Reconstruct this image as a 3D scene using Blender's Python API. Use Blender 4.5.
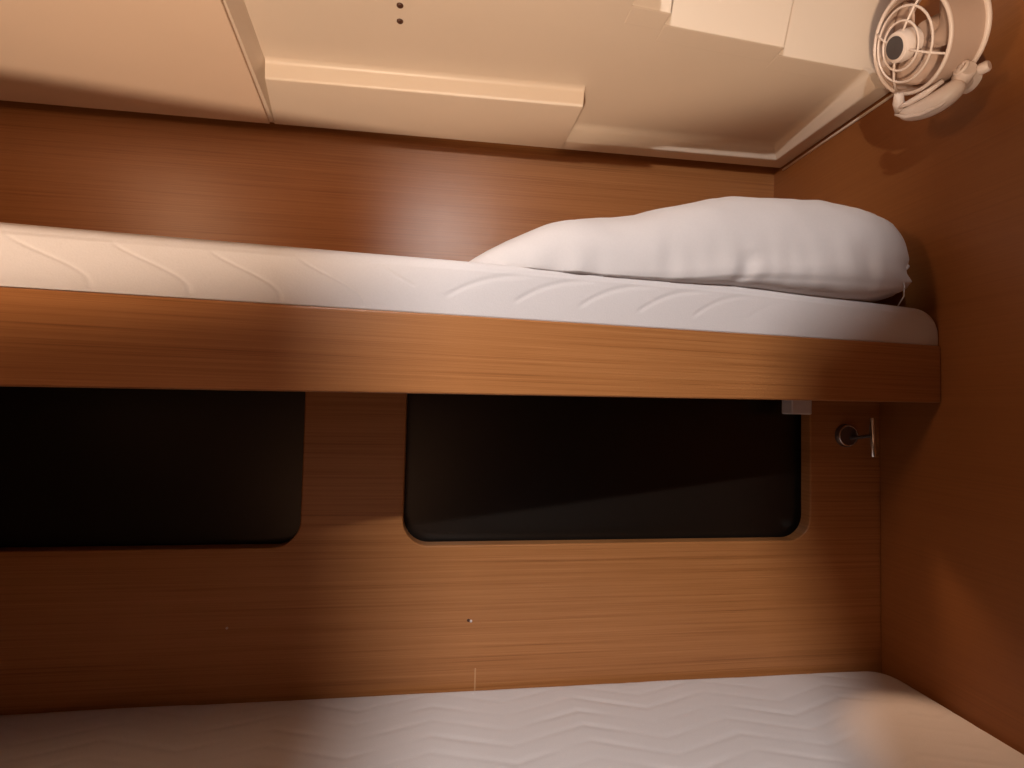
import bpy, bmesh, math, random
from mathutils import Vector, Matrix, noise

# ------------------------------------------------------------------ scene, camera, light
S = bpy.context.scene
for o in list(bpy.data.objects):
    bpy.data.objects.remove(o, do_unlink=True)
COL = S.collection

cam_d = bpy.data.cameras.new('camera')
cam = bpy.data.objects.new('camera', cam_d)
COL.objects.link(cam)
cam_d.sensor_width = 36.0
cam_d.lens = 531.0 / 1024.0 * 36.0
cam_d.clip_start = 0.02
# the berths run along X, depth is Y, height Z; the eye is the origin
cam.matrix_world = Matrix(((0.9907, -0.0264, -0.1334, 0),
                           (-0.1343, -0.0373, -0.9902, 0),
                           (0.0211, 0.9990, -0.0405, 0),
                           (0, 0, 0, 1)))
S.camera = cam

W = bpy.data.worlds.new('world')
S.world = W
W.use_nodes = True
W.node_tree.nodes['Background'].inputs[0].default_value = (1.0, 0.72, 0.5, 1)
W.node_tree.nodes['Background'].inputs[1].default_value = 0.0

S.view_settings.view_transform = 'Standard'
S.view_settings.look = 'None'
S.view_settings.exposure = 0.0
S.view_settings.gamma = 1.0
S.view_settings.use_curve_mapping = False

DOOR_W = 33.0          # white lamp hung behind the viewer
DOOR_POS = (-0.13, -0.45, 0.88)
WARM_W = 6.0          # warm lamp at the left end of the cabin
WARM_POS = (-1.26, 0.20, 0.72)

def area(name, loc, direction, size, watts, color, parent=None):
    d = bpy.data.lights.new(name, 'AREA')
    d.shape = 'DISK'
    d.size = size
    d.energy = watts
    d.color = color
    o = bpy.data.objects.new(name, d)
    COL.objects.link(o)
    o.location = loc
    o.rotation_euler = Vector(direction).to_track_quat('-Z', 'Y').to_euler()
    return o

area('hanging_lamp_light', DOOR_POS, (0.25, 1, -3.0), 0.05, DOOR_W, (1.0, 0.96, 0.93))
area('end_lamp_light', WARM_POS, (1, 0.35, -0.15), 0.28, WARM_W, (1.0, 0.58, 0.33))

def spot(name, loc, direction, half_deg, blend, radius, watts, color):
    d = bpy.data.lights.new(name, 'SPOT')
    d.spot_size = math.radians(2 * half_deg)
    d.spot_blend = blend
    d.shadow_soft_size = radius
    d.energy = watts
    d.color = color
    o = bpy.data.objects.new(name, d)
    COL.objects.link(o)
    o.location = loc
    o.rotation_euler = Vector(direction).to_track_quat('-Z', 'Y').to_euler()
    return o

UP_POS = (-0.48, -0.75, -0.90)      # added fill light, unseen, aimed up to brighten the ceiling
UP_W = 250.0
spot('ceiling_fill_spot', UP_POS, (0, 0, 1), 56.4, 0.10, 0.06, UP_W, (1.0, 0.75, 0.54))
READ_W = 5.0                        # reading lamp in the corner of the lower berth
spot('reading_lamp_light', (0.952, 1.060, -0.099), (-0.065, -0.24, -0.47), 21.5, 0.7, 0.01, READ_W, (1.0, 0.62, 0.38))

# ------------------------------------------------------------------ dimensions
XR, XL = 1.005, -1.36          # right / left wall faces
YB = 1.10                      # lower wall panel face
YU = 1.457                     # upper wall face
YREAR = -0.95
ZS, ZM, ZH, ZF = 0.735, 0.775, 1.14, -1.10   # soffit rim, soffit, standing ceiling, floor

def yb(x):                     # front face of the upper bunk's board (runs 10 degrees off the wall)
    return 0.685 + 0.1743 * (x + 0.5026)

# ------------------------------------------------------------------ materials
def mat(name):
    m = bpy.data.materials.new(name)
    m.use_nodes = True
    nt = m.node_tree
    return m, nt, nt.nodes['Principled BSDF']

def N(nt, typ, **kw):
    n = nt.nodes.new(typ)
    for k, v in kw.items():
        setattr(n, k, v)
    return n

def ramp(nt, fac, stops):
    r = N(nt, 'ShaderNodeValToRGB')
    el = r.color_ramp.elements
    while len(el) < len(stops):
        el.new(0.5)
    for e, (p, c) in zip(el, stops):
        e.position = p
        e.color = (*c, 1)
    nt.links.new(fac, r.inputs[0])
    return r.outputs[0]

def wood(name, dark, mid, light, rough=0.32, gx=1.3, gz=230.0, contrast=0.85):
    m, nt, b = mat(name)
    L = nt.links.new
    tc = N(nt, 'ShaderNodeTexCoord')
    def noise_at(sc, detail, rough_):
        mp = N(nt, 'ShaderNodeMapping')
        mp.inputs['Scale'].default_value = sc
        L(tc.outputs['Object'], mp.inputs[0])
        n = N(nt, 'ShaderNodeTexNoise')
        n.inputs['Scale'].default_value = 1.0
        n.inputs['Detail'].default_value = detail
        n.inputs['Roughness'].default_value = rough_
        L(mp.outputs[0], n.inputs['Vector'])
        return n.outputs['Fac']
    a = noise_at((gx, gx, gz), 5, 0.62)
    c = noise_at((gx * 4, gx * 4, gz * 4), 3, 0.6)
    d = noise_at((gx * 0.4, gx * 0.4, gz * 0.14), 2, 0.5)
    m1 = N(nt, 'ShaderNodeMath', operation='MULTIPLY_ADD')
    L(c, m1.inputs[0]); m1.inputs[1].default_value = 0.45; L(a, m1.inputs[2])
    m2 = N(nt, 'ShaderNodeMath', operation='MULTIPLY_ADD')
    L(d, m2.inputs[0]); m2.inputs[1].default_value = 0.22; L(m1.outputs[0], m2.inputs[2])
    m3 = N(nt, 'ShaderNodeMath', operation='MULTIPLY')
    L(m2.outputs[0], m3.inputs[0]); m3.inputs[1].default_value = 1 / 1.67
    k = 0.5
    w = 0.16 / contrast
    col = ramp(nt, m3.outputs[0], [(k - w, dark), (k - 0.25 * w, mid), (k + w, light)])
    L(col, b.inputs['Base Color'])
    b.inputs['Roughness'].default_value = rough
    b.inputs['Specular IOR Level'].default_value = 0.45
    bp = N(nt, 'ShaderNodeBump')
    bp.inputs['Strength'].default_value = 0.12
    bp.inputs['Distance'].default_value = 0.002
    L(m1.outputs[0], bp.inputs['Height'])
    L(bp.outputs[0], b.inputs['Normal'])
    return m

def plain(name, col, rough, metal=0.0, vary=0.0, bump=0.0, scale=60.0, sheen=0.0):
    m, nt, b = mat(name)
    b.inputs['Base Color'].default_value = (*col, 1)
    b.inputs['Roughness'].default_value = rough
    b.inputs['Metallic'].default_value = metal
    if sheen:
        b.inputs['Sheen Weight'].default_value = sheen
    if vary or bump:
        tc = N(nt, 'ShaderNodeTexCoord')
        n = N(nt, 'ShaderNodeTexNoise')
        n.inputs['Scale'].default_value = scale
        n.inputs['Detail'].default_value = 4
        nt.links.new(tc.outputs['Object'], n.inputs['Vector'])
        if vary:
            c = ramp(nt, n.outputs['Fac'], [(0.3, tuple(v * (1 - vary) for v in col)), (0.7, col)])
            nt.links.new(c, b.inputs['Base Color'])
        if bump:
            bp = N(nt, 'ShaderNodeBump')
            bp.inputs['Strength'].default_value = bump
            bp.inputs['Distance'].default_value = 0.003
            nt.links.new(n.outputs['Fac'], bp.inputs['Height'])
            nt.links.new(bp.outputs[0], b.inputs['Normal'])
    return m

M_WOOD = wood('teak_laminate', (0.22, 0.080, 0.023), (0.345, 0.137, 0.043), (0.44, 0.192, 0.068))
M_WOOD_R = wood('teak_laminate_bulkhead', (0.24, 0.085, 0.022), (0.27, 0.098, 0.026), (0.30, 0.112, 0.031), rough=0.42)
M_DIM = wood('dark_bounce_cut_laminate', (0.035, 0.016, 0.008), (0.05, 0.024, 0.012), (0.07, 0.034, 0.017), rough=0.5)  # dark finish given to unseen surfaces to hold down bounce light
M_GEL = plain('cream_gelcoat', (0.74, 0.62, 0.50), 0.38, vary=0.03, scale=5)
M_PANEL = plain('cream_vinyl_panel', (0.76, 0.58, 0.44), 0.55, vary=0.03, scale=4)
M_FABRIC = plain('white_mattress_ticking', (0.62, 0.575, 0.57), 0.9, vary=0.04, bump=0.08, scale=420, sheen=0.15)
M_PILLOW = plain('white_pillow_cotton', (0.61, 0.565, 0.555), 0.9, vary=0.03, bump=0.06, scale=300, sheen=0.15)
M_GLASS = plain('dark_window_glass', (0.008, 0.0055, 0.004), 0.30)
M_FAN = plain('ivory_plastic', (0.74, 0.62, 0.54), 0.4)
M_FANIN = plain('beige_plastic', (0.52, 0.38, 0.30), 0.45)
M_HUB = plain('dark_grey_plastic', (0.07, 0.06, 0.06), 0.45)
M_CHROME = plain('chrome', (0.8, 0.78, 0.76), 0.15, metal=1.0)
M_DARKM = plain('dark_metal', (0.16, 0.12, 0.10), 0.4, metal=0.7)
M_PLASTIC = plain('pale_grey_plastic', (0.62, 0.55, 0.53), 0.5)
M_HOLE = plain('brown_screw_cap', (0.07, 0.025, 0.012), 0.5)
M_FLOOR = wood('dark_sole_boards', (0.05, 0.02, 0.008), (0.10, 0.04, 0.014), (0.16, 0.07, 0.025))
M_FILL = plain('pale_wood_filler', (0.50, 0.27, 0.13), 0.6)

# ------------------------------------------------------------------ mesh helpers
def obj(name, verts, faces, m, parent=None, smooth=False, bevel=0.0, seg=2):
    me = bpy.data.meshes.new(name)
    me.from_pydata([tuple(v) for v in verts], [], faces)
    bm = bmesh.new()
    bm.from_mesh(me)
    bmesh.ops.recalc_face_normals(bm, faces=bm.faces)
    if bevel:
        es = [e for e in bm.edges if len(e.link_faces) == 2 and e.calc_face_angle(0) > 0.35]
        bmesh.ops.bevel(bm, geom=es, offset=bevel, segments=seg, affect='EDGES', profile=0.5, clamp_overlap=True)
    bm.to_mesh(me)
    bm.free()
    me.materials.append(m)
    if smooth:
        for p in me.polygons:
            p.use_smooth = True
    o = bpy.data.objects.new(name, me)
    COL.objects.link(o)
    if parent:
        o.parent = parent
    return o

def boxdata(x0, x1, y0, y1, z0, z1):
    v = [(x, y, z) for x in (x0, x1) for y in (y0, y1) for z in (z0, z1)]
    f = [(0, 1, 3, 2), (4, 6, 7, 5), (0, 4, 5, 1), (2, 3, 7, 6), (0, 2, 6, 4), (1, 5, 7, 3)]
    return v, f

def box(name, b, m, parent=None, bevel=0.0, seg=2):
    v, f = boxdata(*b)
    return obj(name, v, f, m, parent, bevel=bevel, seg=seg)

def prism(name, poly, z0, z1, m, parent=None, bevel=0.0, seg=2, shift=None):
    """plan polygon extruded from z0 to z1; shift moves each top point (dx, dy)"""
    n = len(poly)
    sh = shift or [(0, 0)] * n
    v = [(x, y, z0) for x, y in poly] + [(x + a, y + b, z1) for (x, y), (a, b) in zip(poly, sh)]
    f = [tuple(range(n)), tuple(range(n, 2 * n))] + [(i, (i + 1) % n, n + (i + 1) % n, n + i) for i in range(n)]
    return obj(name, v, f, m, parent, bevel=bevel, seg=seg)

def frame_of(t):
    t = Vector(t).normalized()
    a = Vector((0, 0, 1)) if abs(t.z) < 0.9 else Vector((1, 0, 0))
    u = t.cross(a).normalized()
    return t, u, t.cross(u).normalized()

def tubedata(pts, rad, n=12, closed=False):
    pts = [Vector(p) for p in pts]
    k = len(pts)
    rads = rad if isinstance(rad, (list, tuple)) else [rad] * k
    v, f = [], []
    prev_u = None
    for i, p in enumerate(pts):
        if closed:
            t = pts[(i + 1) % k] - pts[i - 1]
        else:
            t = pts[min(i + 1, k - 1)] - pts[max(i - 1, 0)]
        t.normalize()
        if prev_u is None:
            _, u, w = frame_of(t)
        else:
            u = (prev_u - t * prev_u.dot(t)).normalized()
            w = t.cross(u)
        prev_u = u
        for j in range(n):
            a = 2 * math.pi * j / n
            v.append(p + (u * math.cos(a) + w * math.sin(a)) * rads[i])
    for i in range(k if closed else k - 1):
        i2 = (i + 1) % k
        for j in range(n):
            f.append((i * n + j, i * n + (j + 1) % n, i2 * n + (j + 1) % n, i2 * n + j))
    if not closed:
        f.append(tuple(range(n)))
        f.append(tuple(range((k - 1) * n, k * n)))
    return v, f

def tube(name, pts, rad, m, parent=None, n=12, closed=False):
    v, f = tubedata(pts, rad, n, closed)
    return obj(name, v, f, m, parent, smooth=True)

def lathe(name, prof, origin, axis, m, parent=None, n=48, closed_prof=False):
    """prof: (radius, height along axis)"""
    t, u, w = frame_of(axis)
    o0 = Vector(origin)
    v, f = [], []
    k = len(prof)
    for r, h in prof:
        for j in range(n):
            a = 2 * math.pi * j / n
            v.append(o0 + t * h + (u * math.cos(a) + w * math.sin(a)) * r)
    for i in range(k if closed_prof else k - 1):
        i2 = (i + 1) % k
        for j in range(n):
            f.append((i * n + j, i * n + (j + 1) % n, i2 * n + (j + 1) % n, i2 * n + j))
    if not closed_prof:
        f.append(tuple(range(n)))
        f.append(tuple(range((k - 1) * n, k * n)))
    o = obj(name, v, f, m, parent)
    for p in o.data.polygons:
        p.use_smooth = len(p.vertices) == 4
    try:
        o.data.set_sharp_from_angle(angle=math.radians(40))
    except Exception:
        pass
    return o

def grid(name, nu, nv, fn, m, parent=None, wrap_v=False):
    v = [fn(i / (nu - 1), j / (nv if wrap_v else nv - 1)) for i in range(nu) for j in range(nv)]
    f = []
    for i in range(nu - 1):
        for j in range(nv if wrap_v else nv - 1):
            j2 = (j + 1) % nv
            f.append((i * nv + j, i * nv + j2, (i + 1) * nv + j2, (i + 1) * nv + j))
    return v, f

def tag(o, label=None, cat=None, group=None, kind=None):
    if label: o['label'] = label
    if cat: o['category'] = cat
    if group: o['group'] = group
    if kind: o['kind'] = kind
    return o

def empty(name, loc=(0, 0, 0)):
    o = bpy.data.objects.new(name, None)
    o.empty_display_size = 0.05
    COL.objects.link(o)
    o.location = loc
    return o

def adopt(root):
    """children were built in room coordinates; keep them there under a root that stands elsewhere"""
    inv = Matrix.Translation(root.location).inverted()
    for c in root.children:
        c.matrix_parent_inverse = inv

def lerp(tab, x):
    if x <= tab[0][0]: return tab[0][1]
    for (a, p), (b, q) in zip(tab, tab[1:]):
        if x <= b:
            t = (x - a) / (b - a)
            return p + (q - p) * t
    return tab[-1][1]

def smooth_tab(tab, x):
    """Catmull-Rom through the table"""
    n = len(tab)
    if x <= tab[0][0]: return tab[0][1]
    if x >= tab[-1][0]: return tab[-1][1]
    for i in range(n - 1):
        if x <= tab[i + 1][0]:
            x0, y0 = tab[i]; x1, y1 = tab[i + 1]
            m0 = (y1 - (tab[i - 1][1] if i else y0)) / (x1 - (tab[i - 1][0] if i else x0 - (x1 - x0)))
            m1 = ((tab[i + 2][1] if i + 2 < n else y1) - y0) / ((tab[i + 2][0] if i + 2 < n else x1 + (x1 - x0)) - x0)
            h = x1 - x0; t = (x - x0) / h
            return ((2*t**3 - 3*t*t + 1) * y0 + (t**3 - 2*t*t + t) * h * m0 + (-2*t**3 + 3*t*t) * y1 + (t**3 - t*t) * h * m1)

# ------------------------------------------------------------------ room shell
# lower wall panel with two rounded cut-outs
def rrect(x0, x1, z0, z1, r, n=10):
    pts = []
    for cx, cz, a0 in ((x1 - r, z1 - r, 0), (x0 + r, z1 - r, 90), (x0 + r, z0 + r, 180), (x1 - r, z0 + r, 270)):
        for i in range(n + 1):
            a = math.radians(a0 + 90 * i / n)
            pts.append((cx + r * math.cos(a), cz + r * math.sin(a)))
    return pts

WIN = [(-0.965, -0.266, -0.287, 0.085), (-0.068, 0.829, -0.287, 0.085)]
TH = 0.030
def panel_with_holes(name, outer, holes, y0, th, m, bev=0.003):
    """vertical panel in the XZ plane, front face at y0, with through holes"""
    bm = bmesh.new()
    loops = [outer] + holes
    edges = []
    for lp in loops:
        vs = [bm.verts.new((x, y0, z)) for x, z in lp]
        edges += [bm.edges.new((vs[i], vs[(i + 1) % len(vs)])) for i in range(len(vs))]
    bmesh.ops.triangle_fill(bm, use_beauty=True, use_dissolve=False, edges=edges)
    faces = list(bm.faces)
    r = bmesh.ops.extrude_face_region(bm, geom=faces)
    vs = [g for g in r['geom'] if isinstance(g, bmesh.types.BMVert)]
    bmesh.ops.translate(bm, verts=vs, vec=(0, th, 0))
    bmesh.ops.recalc_face_normals(bm, faces=bm.faces)
    front = [e for e in bm.edges if abs(e.verts[0].co.y - y0) < 1e-5 and abs(e.verts[1].co.y - y0) < 1e-5
             and len(e.link_faces) == 2 and e.calc_face_angle(0) > 1.0]
    bmesh.ops.bevel(bm, geom=front, offset=bev, segments=3, affect='EDGES', profile=0.5)
    me = bpy.data.meshes.new(name)
    bm.to_mesh(me); bm.free()
    me.materials.append(m)
    o = bpy.data.objects.new(name, me)
    COL.objects.link(o)
    return o

wall_back = panel_with_holes('wall_back', [(XL, ZF), (XR, ZF), (XR, 0.098), (XL, 0.098)],
                             [rrect(*w, 0.052) for w in WIN], YB, TH, M_WOOD)
tag(wall_back, 'lower teak wall panel with two rounded window cut-outs behind the lower berth', kind='structure')
lathe('screw', [(0.0022, -0.001), (0.0022, 0.0014), (0.0012, 0.002)], (-0.3935, YB, -0.438), (0, -1, 0), M_PLASTIC, wall_back, 12)
lathe('screw', [(0.0026, -0.001), (0.0026, 0.0014), (0.0014, 0.002)], (0.0742, YB, -0.440), (0, -1, 0), M_PLASTIC, wall_back, 12)
lathe('screw_hole', [(0.0032, -0.001), (0.0032, 0.0007)], (0.0690, YB, -0.4385), (0, -1, 0), M_HOLE, wall_back, 12)
box('seam_filler', (0.0838, 0.0866, YB - 0.0007, YB + 0.001, -0.585, -0.535), M_FILL, wall_back)

for i, w in enumerate(WIN):
    o = tag(empty('window_%d' % (i + 1), ((w[0] + w[1]) / 2, YB + TH, w[2])),
            ['left dark window recess in the teak wall under the upper berth',
             'right dark window recess in the teak wall under the upper berth'][i], kind='structure')
    prism_pts = rrect(w[0] - 0.03, w[1] + 0.03, w[2] - 0.03, w[3] + 0.0, 0.06)
    n = len(prism_pts)
    v = [(x, YB + TH + 0.012, z) for x, z in prism_pts] + [(x, YB + TH + 0.020, z) for x, z in prism_pts]
    f = [tuple(range(n)), tuple(range(n, 2 * n))] + [(k, (k + 1) % n, n + (k + 1) % n, n + k) for k in range(n)]
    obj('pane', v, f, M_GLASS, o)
    adopt(o)

WT = 0.045                     # the upper wall leans in a little toward its top
vv = [(x, YU + 0.035 + d - WT * (z - ZS), z) for x in (XL, XR) for d in (0, 0.03) for z in (-0.4, ZH)]
wall_upper = obj('wall_upper', vv, boxdata(0, 1, 0, 1, 0, 1)[1], M_WOOD)
tag(wall_upper, 'upper teak wall panel between the top mattress and the cream ceiling', kind='structure')
wall_right = box('wall_right', (XR, XR + 0.03, YREAR, YU + 0.12, ZF, ZH), M_WOOD_R)
tag(wall_right, 'brown teak bulkhead at the head end of both berths', kind='structure')
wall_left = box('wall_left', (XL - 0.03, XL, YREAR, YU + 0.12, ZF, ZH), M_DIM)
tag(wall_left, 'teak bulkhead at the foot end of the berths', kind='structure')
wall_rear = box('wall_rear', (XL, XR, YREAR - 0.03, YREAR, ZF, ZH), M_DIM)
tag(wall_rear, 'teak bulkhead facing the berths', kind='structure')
floor = box('floor', (XL, XR, YREAR, YB, ZF - 0.03, ZF), M_FLOOR)
tag(floor, 'dark cabin sole in front of the berths', kind='structure')

# ------------------------------------------------------------------ ceiling: moulded liner
ceil = tag(empty('ceiling', (0, 1.0, ZM)), 'cream moulded ceiling liner with stepped recesses above the top berth', kind='structure')
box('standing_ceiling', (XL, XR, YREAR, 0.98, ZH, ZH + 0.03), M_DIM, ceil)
# main soffit
prism('soffit', [(-0.47, 0.80), (0.346, 0.80), (0.346, 0.955), (0.429, 0.962), (0.429, 0.993), (0.708, 1.017),
                 (0.708, 1.040), (XR, 1.064), (XR, YU), (-0.47, YU)], ZM, ZM + 0.05, M_GEL, ceil)
# left flat panel hung lower, and its slanted edge toward the soffit
prism('flat_panel', [(XL, 0.80), (-0.395, 0.80), (-0.466, YU - 0.004), (XL, YU - 0.004)], ZS - 0.004, ZS + 0.006, M_PANEL, ceil, bevel=0.002)
prism('panel_border', [(-0.44, 0.80), (-0.392, 0.80), (-0.456, YU), (-0.50, YU)], ZS + 0.003, ZM + 0.01, M_GEL, ceil,
      shift=[(0, 0), (0.024, 0), (0.026, 0), (0, 0)])
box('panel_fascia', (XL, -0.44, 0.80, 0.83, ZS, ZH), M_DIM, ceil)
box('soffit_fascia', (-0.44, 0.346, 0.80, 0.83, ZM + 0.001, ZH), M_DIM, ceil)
lathe('screw_cap', [(0.0, -0.002), (0.0065, -0.002), (0.0065, 0.002), (0.005, 0.0035), (0.0, 0.0035)], (-0.0977, 1.0263, ZM), (0, 0, -1), M_HOLE, ceil, 20)
lathe('screw_cap', [(0.0, -0.002), (0.0065, -0.002), (0.0065, 0.002), (0.005, 0.0035), (0.0, 0.0035)], (-0.1009, 1.0700, ZM), (0, 0, -1), M_HOLE, ceil, 20)

def swept(name, path, prof, m, parent):
    """path: list of (origin(x,y), outward direction(dx,dy)); prof: list of (offset, z)"""
    v, f = [], []
    n = len(prof)
    for (px, py), (dx, dy) in path:
        for off, z in prof:
            v.append((px + dx * off, py + dy * off, z))
    for i in range(len(path) - 1):
        for j in range(n):
            f.append((i * n + j, i * n + (j + 1) % n, (i + 1) * n + (j + 1) % n, (i + 1) * n + j))
    f.append(tuple(range(n))); f.append(tuple(range((len(path) - 1) * n, len(path) * n)))
    o = obj(name, v, f, m, parent)
    for p in o.data.polygons:
        p.use_smooth = len(p.vertices) == 4
    try:
        o.data.set_sharp_from_angle(angle=math.radians(50))
    except Exception:
        pass
    return o

def lip_profile(depth, r, slant=0.0, fillet=0.012):
    """rim hanging from the soffit: back, underside, rounded nose, riser, cove into the soffit"""
    p = [(0.0, ZM + 0.004), (0.0, ZS)]
    for i in range(6):
        a = math.radians(90 * i / 5)
        p.append((depth - r + r * math.sin(a), ZS + r - r * math.cos(a)))
    for i in range(7):
        a = math.radians(90 * i / 6)
        p.append((depth + slant + fillet - fillet * math.cos(a), ZM - fillet + fillet * math.sin(a)))
    p.append((depth + slant + fillet, ZM + 0.004))
    return p

# wide ledge along the wall, left part
v, f = [], []
prof = lip_profile(0.205, 0.006, 0.006, 0.014)
swept('ledge', [((-0.455, YU), (0.19, -1.0)), ((0.327, YU), (0.004, -1.07))], prof, M_GEL, ceil)
# narrow rim along the wall and along the right bulkhead
prof = lip_profile(0.045, 0.006, 0.010, 0.020)
swept('rim', [((0.325, YU), (0.0, -1.0)), ((XR - 0.004, YU), (-1.0, -1.0)), ((XR - 0.004, 1.055), (-1.0, 0.0))], prof, M_GEL, ceil)
# bead along the right bulkhead
tube('edge_bead', [(XR - 0.0015, YU - 0.01, ZS - 0.010), (XR - 0.0015, 1.0, ZS - 0.010)], 0.0035, M_GEL, ceil, 10)
# hatch coaming: three stepped faces sloping up toward the viewer
for (x0, x1, y0, y1) in ((0.346, 0.429, 0.955, 0.962), (0.429, 0.708, 0.993, 1.017), (0.708, XR, 1.040, 1.064)):
    h = ZH - ZM
    s = -0.40 * h
    prism('coaming', [(x0, y0), (x1, y1), (x1, y1 + 0.05), (x0, y0 + 0.05)], ZM - 0.0004, ZH, M_GEL, ceil,
          shift=[(0, s), (0, s), (0, s), (0, s)], bevel=0.003)
adopt(ceil)

# ------------------------------------------------------------------ upper berth
bunk = tag(empty('upper_bunk', (0.25, 0.82, 0.01)), 'upper berth with a long teak lee board across the cabin', 'bunk')
def tilt(x):                                    # the berth rises a few millimetres to the right
    return 0.0098 + 0.0094 * (x + 0.5)
BX0, BX1 = XL + 0.002, XR - 0.001
bt = 0.014
v = []
for x in (BX0, BX1):
    for dy in (0, bt):
        for dz in (0, 0.1158):
            v.append((x, yb(x) + dy, tilt(x) + dz))
f = boxdata(0, 1, 0, 1, 0, 1)[1]
obj('lee_board', v, f, M_WOOD, bunk, bevel=0.003, seg=3)
v = [(x, y, z) for z in (0.100, 0.114) for x, y in ((BX0, yb(BX0) + bt), (BX1, yb(BX1) + bt), (BX1, YU - 0.001), (BX0, YU - 0.001))]
obj('berth_base', v, [(0, 1, 2, 3), (4, 5, 6, 7), (0, 1, 5, 4), (1, 2, 6, 5), (2, 3, 7, 6), (3, 0, 4, 7)], M_WOOD_R, bunk)
# support block under the berth, by the window's corner
o = box('support_block', (0.758, 0.806, 1.062, 1.0995, -0.006, 0.100), M_PLASTIC, bunk, bevel=0.003)
o['label'] = 'pale grey support block'
adopt(bunk)

# ------------------------------------------------------------------ mattresses
def groove(d, w):
    return math.exp(-(d / w) ** 2)

def quilt_side(x, h):
    """depth of the stitched curves on the side of the upper mattress, x along, h 0 (bottom) .. 1 (top)"""
    g = 0.0
    if x < -0.04:
        p = 0.105
        for k in (-1, 0, 1):
            base = (math.floor(x / p) + k) * p
            xc = base + 0.10 - 0.085 * h + 0.016 * math.sin(6.0 * h)
            if 0.05 < h < 0.86:
                g = max(g, groove(x - xc, 0.0032) * min(1, (0.86 - h) / 0.2))
    if x > 0.0:
        p = 0.105
        for k in (-2, -1, 0, 1):
            base = (math.floor(x / p) + k) * p
            if base < 0: continue
            t = (x - base) / 0.155
            if 0 <= t <= 1:
                hc = 0.30 + 0.50 * (1 - (1 - t) ** 2.6)
                wgt = min(1.0, t / 0.06, (1 - t) / 0.35) * max(0.0, min(1.0, (0.62 - x) / 0.2))
                g = max(g, groove((h - hc) * 0.085, 0.0036) * wgt)
    return g

Y1M = YU - 0.004
X0M, X1M = XL + 0.004, XR - 0.001
def zt(x):
    return smooth_tab([(-1.4, 0.196), (-0.52, 0.2045), (-0.27, 0.2092), (0.05, 0.2158), (0.30, 0.2200), (0.53, 0.2215), (0.77, 0.2180), (0.90, 0.2160), (1.0, 0.214)], x)
zb = 0.1146
def upper_pt(u, v):
    x = X0M + (X1M - X0M) * u
    z1 = zt(x)
    # rounded head end
    de = X1M - x
    R = 0.055
    round_ = 1.0
    if de < R:
        q = 1 - de / R
        round_ = math.sqrt(max(0.0, 1 - q * q)) ** 0.9
    z1 = z1 - (1 - round_) * 0.042
    yf = yb(x) + 0.003 + (1 - round_) * 0.004      # the foam swells over the board's top edge
    r = 0.016
    # v: 0..0.25 top from back to front edge, 0.25..0.4 rounding, 0.4..1 front face down
    if v < 0.25:
        t = v / 0.25
        y = Y1M + (yf + r - Y1M) * t
        crown = 0.006 * math.sin(math.pi * min(1.0, t))
        return (x, y, z1 + crown)
    if v < 0.40:
        a = (v - 0.25) / 0.15 * math.pi / 2
        return (x, yf + r - r * math.sin(a), z1 - r + r * math.cos(a))
    t = (v - 0.40) / 0.60
    zlip = tilt(x) + 0.1158 + 0.0008                 # just above the board
    z = z1 - r + (zlip - (z1 - r)) * t / 0.93 if t <= 0.93 else zlip + (zb - zlip) * (t - 0.93) / 0.07
    h = (z - 0.128) / (z1 - 0.128)
    bulge = 0.004 * math.sin(math.pi * max(0, min(1, h)))
    g = quilt_side(x, h) * 0.0011 if 0 < h < 1 else 0
    n_ = noise.noise(Vector((x * 9, z * 14, 1.3))) * 0.0012
    if t > 0.935:
        return (x, yb(x) + bt + 0.001, z)
    return (x, yf - bulge * 0.4 + g + n_ * 0.6, z)
def closed_strip(nu, nv, fn, ybk, zbt):
    v, f = grid('', nu, nv, fn, None)
    # bottom and back faces and ends
    base = len(v)
    for i in range(nu):
        x = v[i * nv][0]
        v.append((x, ybk, zbt))
    for i in range(nu - 1):
        f.append((i * nv + nv - 1, (i + 1) * nv + nv - 1, base + i + 1, base + i))
        f.append((i * nv, (i + 1) * nv, base + i + 1, base + i))
    f.append(tuple(range(nv)) + (base,))
    f.append(tuple(range((nu - 1) * nv, nu * nv)) + (base + nu - 1,))
    return v, f
v, f = closed_strip(900, 70, upper_pt, Y1M, zb)
um = obj('mattress', v, f, M_FABRIC, smooth=True)
tag(um, 'thin white quilted mattress on the upper berth, under the pillow', 'mattress', 'berth mattresses')

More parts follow.
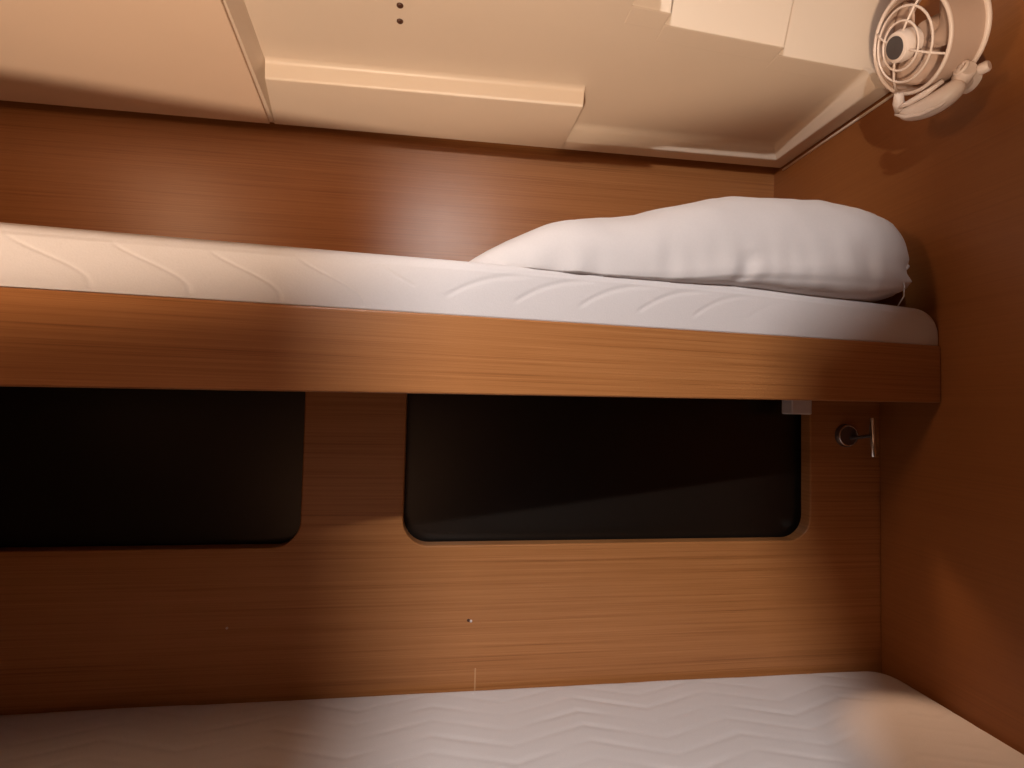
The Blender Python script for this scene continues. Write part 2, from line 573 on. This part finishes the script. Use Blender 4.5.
def quilt_top(x, y):
    """soft chevron stitching"""
    p, A, sp = 0.27, 0.026, 0.045
    ph = (x / p) % 1.0
    tri = 4 * abs(ph - 0.5) - 1
    s = (y - A * tri * 0.9) / sp + 0.22 * noise.noise(Vector((x * 2.2, y * 2.2, 4)))
    d = abs((s % 1.0) - 0.5)
    row = math.floor(s)
    broken = 0.45 + 1.1 * noise.noise(Vector((x * 9, row * 3.7, 0)))
    return groove(d, 0.16) * max(0.1, min(1, broken))
LZ = -0.569
LY0, LY1 = 0.45, 1.094
LX0, LX1 = XL + 0.004, XR - 0.003
def edge_round(d, r):
    if d >= r: return 0.0
    q = 1 - d / r
    return 1 - math.sqrt(max(0.0, 1 - q * q))
def lower_pt(u, v):
    x = LX0 + (LX1 - LX0) * u
    y = LY1 + (LY0 - LY1) * v
    # rounded plan corner at the head end against the wall
    cx, cy, rc = LX1 - 0.055, LY1 - 0.055, 0.055
    d = min(LX1 - x, LY1 - y, y - LY0, x - LX0)
    if x > cx and y > cy:
        d = min(d, rc - math.hypot(x - cx, y - cy))
    z = LZ - 0.016 * edge_round(max(d, 0), 0.02)
    if d < 0:
        z -= min(0.1, -d * 6)
    z -= 0.0017 * quilt_top(x, y) * min(1, max(d, 0) / 0.02)
    z += 0.002 * noise.noise(Vector((x * 5, y * 5, 2.0)))
    return (x, y, z)
nu, nv = 760, 230
v, f = grid('', nu, nv, lower_pt, None)
b0 = len(v)
per = [i * nv for i in range(nu)] + [(nu - 1) * nv + j for j in range(1, nv)] + [i * nv + nv - 1 for i in range(nu - 2, -1, -1)] + [j for j in range(nv - 2, 0, -1)]
for k in per:
    x, y, z = v[k]
    v.append((x, y, LZ - 0.115))
n = len(per)
for k in range(n):
    f.append((per[k], per[(k + 1) % n], b0 + (k + 1) % n, b0 + k))
f.append(tuple(range(b0, b0 + n)))
lm = obj('mattress', v, f, M_FABRIC, smooth=True)
tag(lm, 'white quilted mattress on the lower berth, its top spread along the wall', 'mattress', 'berth mattresses')

lb = tag(empty('lower_bunk', (0, 0.5, ZF)), 'teak base of the lower berth beneath its mattress', 'bunk')
box('berth_top', (XL + 0.002, XR - 0.001, 0.44, YB - 0.001, LZ - 0.130, LZ - 0.1155), M_WOOD_R, lb)
box('front_panel', (XL + 0.002, XR - 0.001, 0.44, 0.46, ZF, LZ - 0.131), M_WOOD, lb)
adopt(lb)

# ------------------------------------------------------------------ pillow
CREST = [(0.012, 0.214), (0.030, 0.232), (0.08, 0.266), (0.14, 0.302), (0.20, 0.330), (0.25, 0.342), (0.30, 0.348), (0.36, 0.366), (0.43, 0.392), (0.52, 0.413),
         (0.60, 0.425), (0.68, 0.435), (0.76, 0.438), (0.84, 0.438), (0.90, 0.436), (0.945, 0.424), (0.970, 0.395), (0.982, 0.345), (0.988, 0.30)]
SEAM = [(0.012, 0.2115), (0.10, 0.2135), (0.22, 0.2150), (0.32, 0.2170), (0.40, 0.2215), (0.50, 0.236), (0.62, 0.249), (0.75, 0.257), (0.90, 0.264), (0.988, 0.285)]
BOT = [(0.012, 0.2095), (0.2, 0.2085), (0.42, 0.2105), (0.52, 0.2120), (0.62, 0.2090), (0.74, 0.2070), (0.82, 0.2120), (0.88, 0.226), (0.94, 0.246), (0.988, 0.280)]
OVER = [(0.012, 0.008), (0.06, 0.001), (0.25, -0.001), (0.40, -0.004), (0.55, -0.014), (0.75, -0.024), (0.88, -0.016), (0.95, 0.000), (0.988, 0.025)]
def pillow_pt(u, v):
    # denser rings at the ends
    uu = 0.5 - 0.5 * math.cos(math.pi * u)
    uu = 0.55 * u + 0.45 * uu
    x = 0.012 + 0.975 * uu
    e = max(0.0, 1 - abs(2 * uu - 1) ** 7) ** 0.32
    zs, zc, zbm = smooth_tab(SEAM, x), smooth_tab(CREST, x), smooth_tab(BOT, x)
    w = 0.165 * (0.25 + 0.75 * e)
    yf = yb(x) + smooth_tab(OVER, x)
    yc = yf + 0.165 + (0.03 if x < 0.2 else 0.0) * (1 - e)
    a = 2 * math.pi * v
    c, s = math.cos(a), math.sin(a)
    sg = lambda t, p: math.copysign(abs(t) ** p, t)
    yy = yc - w * sg(c, 0.78)
    if s >= 0:
        z = zs + (zc - zs) * abs(s) ** 0.80
    else:
        z = zs - max(0.0, zs - zbm) * abs(s) ** 0.55
        if yy > yb(x) + 0.03:
            z = max(z, zt(x) + 0.0005 + 0.004)
    p = Vector((x, yy, z))
    amp = 0.0048 * min(1.0, 12 * min(uu, 1 - uu))
    p.z += amp * (noise.noise(p * 11) + 0.5 * noise.noise(p * 27 + Vector((3, 1, 7)))) * (1 if s > 0 else 0.3)
    # seam ridge and folds just above and below it
    if abs(v) < 0.09 or abs(1 - v) < 0.09:
        dv = v if v < 0.5 else v - 1
        p.y -= 0.0055 * math.exp(-(dv / 0.010) ** 2) * min(1, max(0.15, (x - 0.3) * 5))
        fold = noise.noise(Vector((x * 26, dv * 9, 5.0))) * 0.0045 * math.exp(-(dv / 0.05) ** 2)
        p.y += fold
    # puckers at the head end
    if x > 0.86:
        k = (x - 0.86) / 0.115
        p.y += 0.008 * k * math.sin(a * 9 + 5 * noise.noise(Vector((a * 2, 0, 0)))) * (0.4 + 0.6 * abs(c))
    # fold where the pillow leaves the mattress edge
    dfx = x - 0.515 - (z - 0.235) * 0.6
    if s < 0.12 and c > 0:
        p.y += 0.005 * math.exp(-(dfx / 0.016) ** 2) * c
    return tuple(p)
nu, nv = 220, 120
v, f = grid('', nu, nv, pillow_pt, None, wrap_v=True)
f.append(tuple(range(nv))); f.append(tuple(range((nu - 1) * nv, nu * nv)))
pil_root = tag(empty('pillow', (0.5, 1.0, 0.22)), 'plump white cotton pillow lying at the head of the upper berth', 'pillow')
pil = obj('cover', v, f, M_PILLOW, pil_root, smooth=True)
# gathered seam allowance at the head end
def ruffle(u, v):
    z = 0.262 + 0.078 * u
    a = 0.006 * math.sin(u * 17) * v
    out = (0.013 + 0.005 * math.sin(u * 11 + 1)) * v * min(1.0, 8 * u + 0.2, 8 * (1 - u) + 0.2)
    x0 = 0.912 + 0.010 * math.sin(math.pi * u)
    return (x0 + out, yb(0.92) + 0.006 + a + 0.030 * u, z - 0.010 * v)
v, f = grid('', 60, 10, ruffle, None)
o = obj('seam_ruffle', v, f, M_PILLOW, pil_root, smooth=True)
md = o.modifiers.new('thickness', 'SOLIDIFY'); md.thickness = 0.004
o = tube('loose_thread', [(0.896, yb(0.90) - 0.006, 0.262), (0.893, yb(0.90) - 0.012, 0.248), (0.894, yb(0.90) - 0.010, 0.230), (0.900, yb(0.90) + 0.010, 0.2155)], 0.0011, M_PILLOW, pil_root, 8)
o['label'] = 'loose white thread hanging from the corner seam'
adopt(pil_root)

# ------------------------------------------------------------------ fan on the right bulkhead
fan = tag(empty('wall_fan', (XR, 0.86, 0.63)), 'small ivory cabin fan with a ring grille mounted high on the brown bulkhead', 'fan')
FC = Vector((0.862, 0.868, 0.700))            # centre of the front rim
FA = Vector((-0.935, 0.126, -0.33)).normalized()   # the way it faces: along the berth, a little down
R = 0.087
FAN_PHASE = 0.75
t_, fu, fw = frame_of(FA)
def ringpts(r, h, n=72):
    return [FC + FA * h + (fu * math.cos(2 * math.pi * k / n) + fw * math.sin(2 * math.pi * k / n)) * r for k in range(n)]
DEP = 0.067
lathe('shroud', [(R - 0.004, -DEP), (R + 0.001, -DEP), (R + 0.001, -0.004), (R - 0.004, -0.004)], FC, FA, M_FANIN, fan, 72, closed_prof=True)
tube('front_rim', ringpts(R, 0.0), 0.0036, M_FAN, fan, 10, True)
tube('rear_rim', ringpts(R + 0.002, -DEP), 0.0048, M_FAN, fan, 10, True)
for k, (r, h) in enumerate(((0.0635, 0.013), (0.0415, 0.020))):
    tube('grille_ring', ringpts(r, h), 0.0021, M_FAN, fan, 8, True)
for k in range(4):
    a = 2 * math.pi * k / 4 + FAN_PHASE
    d = fu * math.cos(a) + fw * math.sin(a)
    tube('grille_spoke', [FC + d * 0.024 + FA * 0.024, FC + d * 0.0415 + FA * 0.020, FC + d * 0.0635 + FA * 0.013, FC + d * R], 0.0021, M_FAN, fan, 8)
hub = lathe('hub', [(0.0, -0.004), (0.026, -0.004), (0.0285, 0.020), (0.026, 0.029), (0.022, 0.031), (0.0, 0.031)], FC, FA, M_FAN, fan, 40)
lathe('hub_cap', [(0.0, 0.029), (0.0205, 0.029), (0.0195, 0.0325), (0.0, 0.0335)], FC, FA, M_HUB, hub, 40)
lathe('motor', [(0.0, -DEP - 0.012), (0.030, -DEP - 0.010), (0.034, -DEP + 0.01), (0.030, -0.03), (0.0, -0.03)], FC, FA, M_FANIN, fan, 40)
for k in range(3):
    a0 = 2 * math.pi * k / 3 + 0.9
    def blade(u, v):
        r = 0.020 + 0.058 * u
        a = a0 + (v - 0.5) * (0.95 + 0.65 * math.sin(math.pi * u * 0.8)) + 0.25 * u
        h = -0.028 + (v - 0.5) * -0.026
        return FC + FA * h + (fu * math.cos(a) + fw * math.sin(a)) * r
    v, f = grid('', 10, 8, blade, None)
    o = obj('blade', v, f, M_FANIN, fan, smooth=True)
    md = o.modifiers.new('thickness', 'SOLIDIFY'); md.thickness = 0.002
for k in range(3):
    a = 2 * math.pi * k / 3
    d = fu * math.cos(a) + fw * math.sin(a)
    tube('rear_strut', [FC - FA * DEP + d * 0.028, FC - FA * DEP + d * R], 0.0035, M_FANIN, fan, 8)
# cradle arm under the shroud, hinge, knob and wall foot
ctrl = [(0.898, 0.928, 0.602), (0.900, 0.914, 0.592), (0.908, 0.888, 0.586), (0.918, 0.862, 0.590), (0.927, 0.842, 0.600), (0.932, 0.830, 0.612)]
rads = [0.008, 0.015, 0.019, 0.021, 0.019, 0.012]
o = tube('cradle_arm', ctrl, rads, M_FAN, fan, 16)
md = o.modifiers.new('smooth', 'SUBSURF'); md.levels = 1; md.render_levels = 2
tube('arm_rib', [(0.884, 0.922, 0.606), (0.889, 0.900, 0.605), (0.898, 0.872, 0.609), (0.910, 0.848, 0.620)], [0.003, 0.0055, 0.006, 0.004], M_FAN, fan, 10)
tube('arm_lip', [(0.882, 0.924, 0.594), (0.888, 0.906, 0.580), (0.897, 0.880, 0.573), (0.910, 0.854, 0.577), (0.922, 0.836, 0.589)], [0.002, 0.004, 0.0045, 0.004, 0.002], M_FAN, fan, 10)
tube('yoke', [(0.896, 0.924, 0.604), (0.884, 0.918, 0.616), (0.876, 0.908, 0.628)], [0.011, 0.010, 0.008], M_FAN, fan, 12)
lathe('hinge', [(0.0, -0.014), (0.014, -0.014), (0.016, -0.011), (0.016, 0.011), (0.014, 0.014), (0.0, 0.014)], (0.934, 0.829, 0.623), (0.35, 0.8, -0.2), M_FAN, fan, 28)
lathe('knob', [(0.0, 0.0), (0.008, 0.0), (0.010, 0.003), (0.010, 0.013), (0.008, 0.016), (0.0, 0.016)], (0.944, 0.812, 0.620), (0.3, -0.85, 0.05), M_FAN, fan, 12)
tube('hinge_ring', [Vector((0.922, 0.824, 0.630)) + Vector((0.004 * math.sin(a), 0.011 * math.cos(a), 0.010 * math.sin(a))) for a in [2 * math.pi * k / 24 for k in range(24)]], 0.0035, M_FAN, fan, 8, True)
lathe('wall_foot', [(0.0, 0.0), (0.024, 0.0), (0.022, 0.008), (0.013, 0.016), (0.012, 0.085), (0.0, 0.085)], (XR, 0.880, 0.650), (-1, -0.2, -0.5), M_FAN, fan, 36)
adopt(fan)

# ------------------------------------------------------------------ reading lamp by the corner under the upper berth
rl = tag(empty('reading_lamp', (0.916, YB, -0.052)), 'small reading lamp with round base and chrome tube in the corner under the upper berth', 'lamp')
lathe('base', [(0.0, 0.0), (0.026, 0.0), (0.026, 0.006), (0.023, 0.010), (0.012, 0.011), (0.0, 0.011)], (0.916, YB, -0.052), (0, -1, 0), M_DARKM, rl, 36)
tube('base_ring', [(0.916 + 0.0225 * math.cos(a), YB - 0.0105, -0.052 + 0.0225 * math.sin(a)) for a in [2 * math.pi * k / 40 for k in range(40)]], 0.0018, M_CHROME, rl, 8, True)
lathe('lamp_tube', [(0.0, -0.046), (0.0055, -0.046), (0.0062, -0.044), (0.0062, 0.036), (0.0055, 0.040), (0.0, 0.040)], (0.950, YB - 0.040, -0.050), (-0.04, 0, 1), M_CHROME, rl, 24)
tube('arm', [(0.918, YB - 0.004, -0.058), (0.925, YB - 0.020, -0.056), (0.940, YB - 0.034, -0.052), (0.949, YB - 0.039, -0.050)], 0.0035, M_HUB, rl, 12)
adopt(rl)

# ------------------------------------------------------------------ the lamps that light the cabin, and an added ceiling fill
def emit(name, col, s):
    m, nt, b = mat(name)
    b.inputs['Base Color'].default_value = (0.8, 0.8, 0.8, 1)
    b.inputs['Emission Color'].default_value = (*col, 1)
    b.inputs['Emission Strength'].default_value = s
    return m
dl = tag(empty('hanging_lamp', (DOOR_POS[0], -0.55, DOOR_POS[2])), 'white lamp with added beam-cutting cheeks, hung from the standing ceiling behind the viewer', 'lamp')
lx, ly, lz = DOOR_POS
LY = -0.55
box('back_plate', (lx - 0.06, lx + 0.07, LY, LY + 0.012, lz - 0.10, lz + 0.10), M_DARKM, dl)
box('hanger', (lx - 0.02, lx + 0.02, LY - 0.006, LY, lz - 0.05, ZH), M_DARKM, dl)
for xa, sg, ends in ((lx - 0.040, -0.005, ((0.36, lx + 0.005, -0.25), (lz + 0.2, lx + 0.005, -0.25))),
                     (lx + 0.050, 0.005, ((0.36, lx + 0.222, -0.12), (0.58, lx + 0.218, -0.12), (0.65, lx + 0.186, -0.12), (0.69, lx + 0.186, -0.12), (0.745, lx + 0.246, -0.12), (lz + 0.2, lx + 0.246, -0.12)))):
    v, f = [], []
    for z, xb, ye in ends:
        v += [(xa, LY + 0.012, z), (xa + sg, LY + 0.012, z), (xb + sg, ye, z), (xb, ye, z)]
    m_ = len(ends)
    for k in range(m_ - 1):
        for q in range(4):
            f.append((4 * k + q, 4 * k + (q + 1) % 4, 4 * k + 4 + (q + 1) % 4, 4 * k + 4 + q))
    f += [(0, 1, 2, 3), tuple(range(4 * m_ - 4, 4 * m_))]
    obj('beam_cut_cheek', v, f, M_HUB, dl)  # added cheeks, shaped to clip the lamp's light left and right
lathe('bulb', [(0.0, 0.0), (0.018, 0.0), (0.030, 0.03), (0.030, 0.06), (0.0, 0.062)], (lx, LY + 0.012, lz), (0, 1, 0), emit('white_bulb', (1, 0.95, 0.95), 3), dl, 24)
adopt(dl)
wl = tag(empty('end_lamp', (XL, WARM_POS[1], WARM_POS[2])), 'round warm lamp on the bulkhead at the foot end', 'lamp')
lathe('base', [(0.0, 0.0), (0.155, 0.0), (0.155, 0.02), (0.145, 0.03), (0.0, 0.03)], (XL, WARM_POS[1], WARM_POS[2]), (1, 0, 0), M_PLASTIC, wl, 48)
lathe('diffuser', [(0.140, 0.028), (0.140, 0.05), (0.120, 0.070), (0.0, 0.082)], (XL, WARM_POS[1], WARM_POS[2]), (1, 0, 0), emit('warm_diffuser', (1, 0.58, 0.33), 3), wl, 48)
adopt(wl)

ul = tag(empty('ceiling_fill_light', (UP_POS[0], UP_POS[1], ZF)), 'unseen fill light added on the cabin sole behind the viewer to brighten the ceiling', 'lamp')
lathe('housing', [(0.0, 0.0), (0.075, 0.0), (0.075, 0.012), (0.055, 0.02), (0.055, 0.185), (0.050, 0.185), (0.050, 0.15), (0.0, 0.15)], (UP_POS[0], UP_POS[1], ZF), (0, 0, 1), M_DARKM, ul, 36)
lathe('lens', [(0.0, 0.152), (0.048, 0.152), (0.046, 0.158), (0.0, 0.160)], (UP_POS[0], UP_POS[1], ZF), (0, 0, 1), emit('fill_lens', (1, 0.72, 0.5), 4), ul, 36)
adopt(ul)
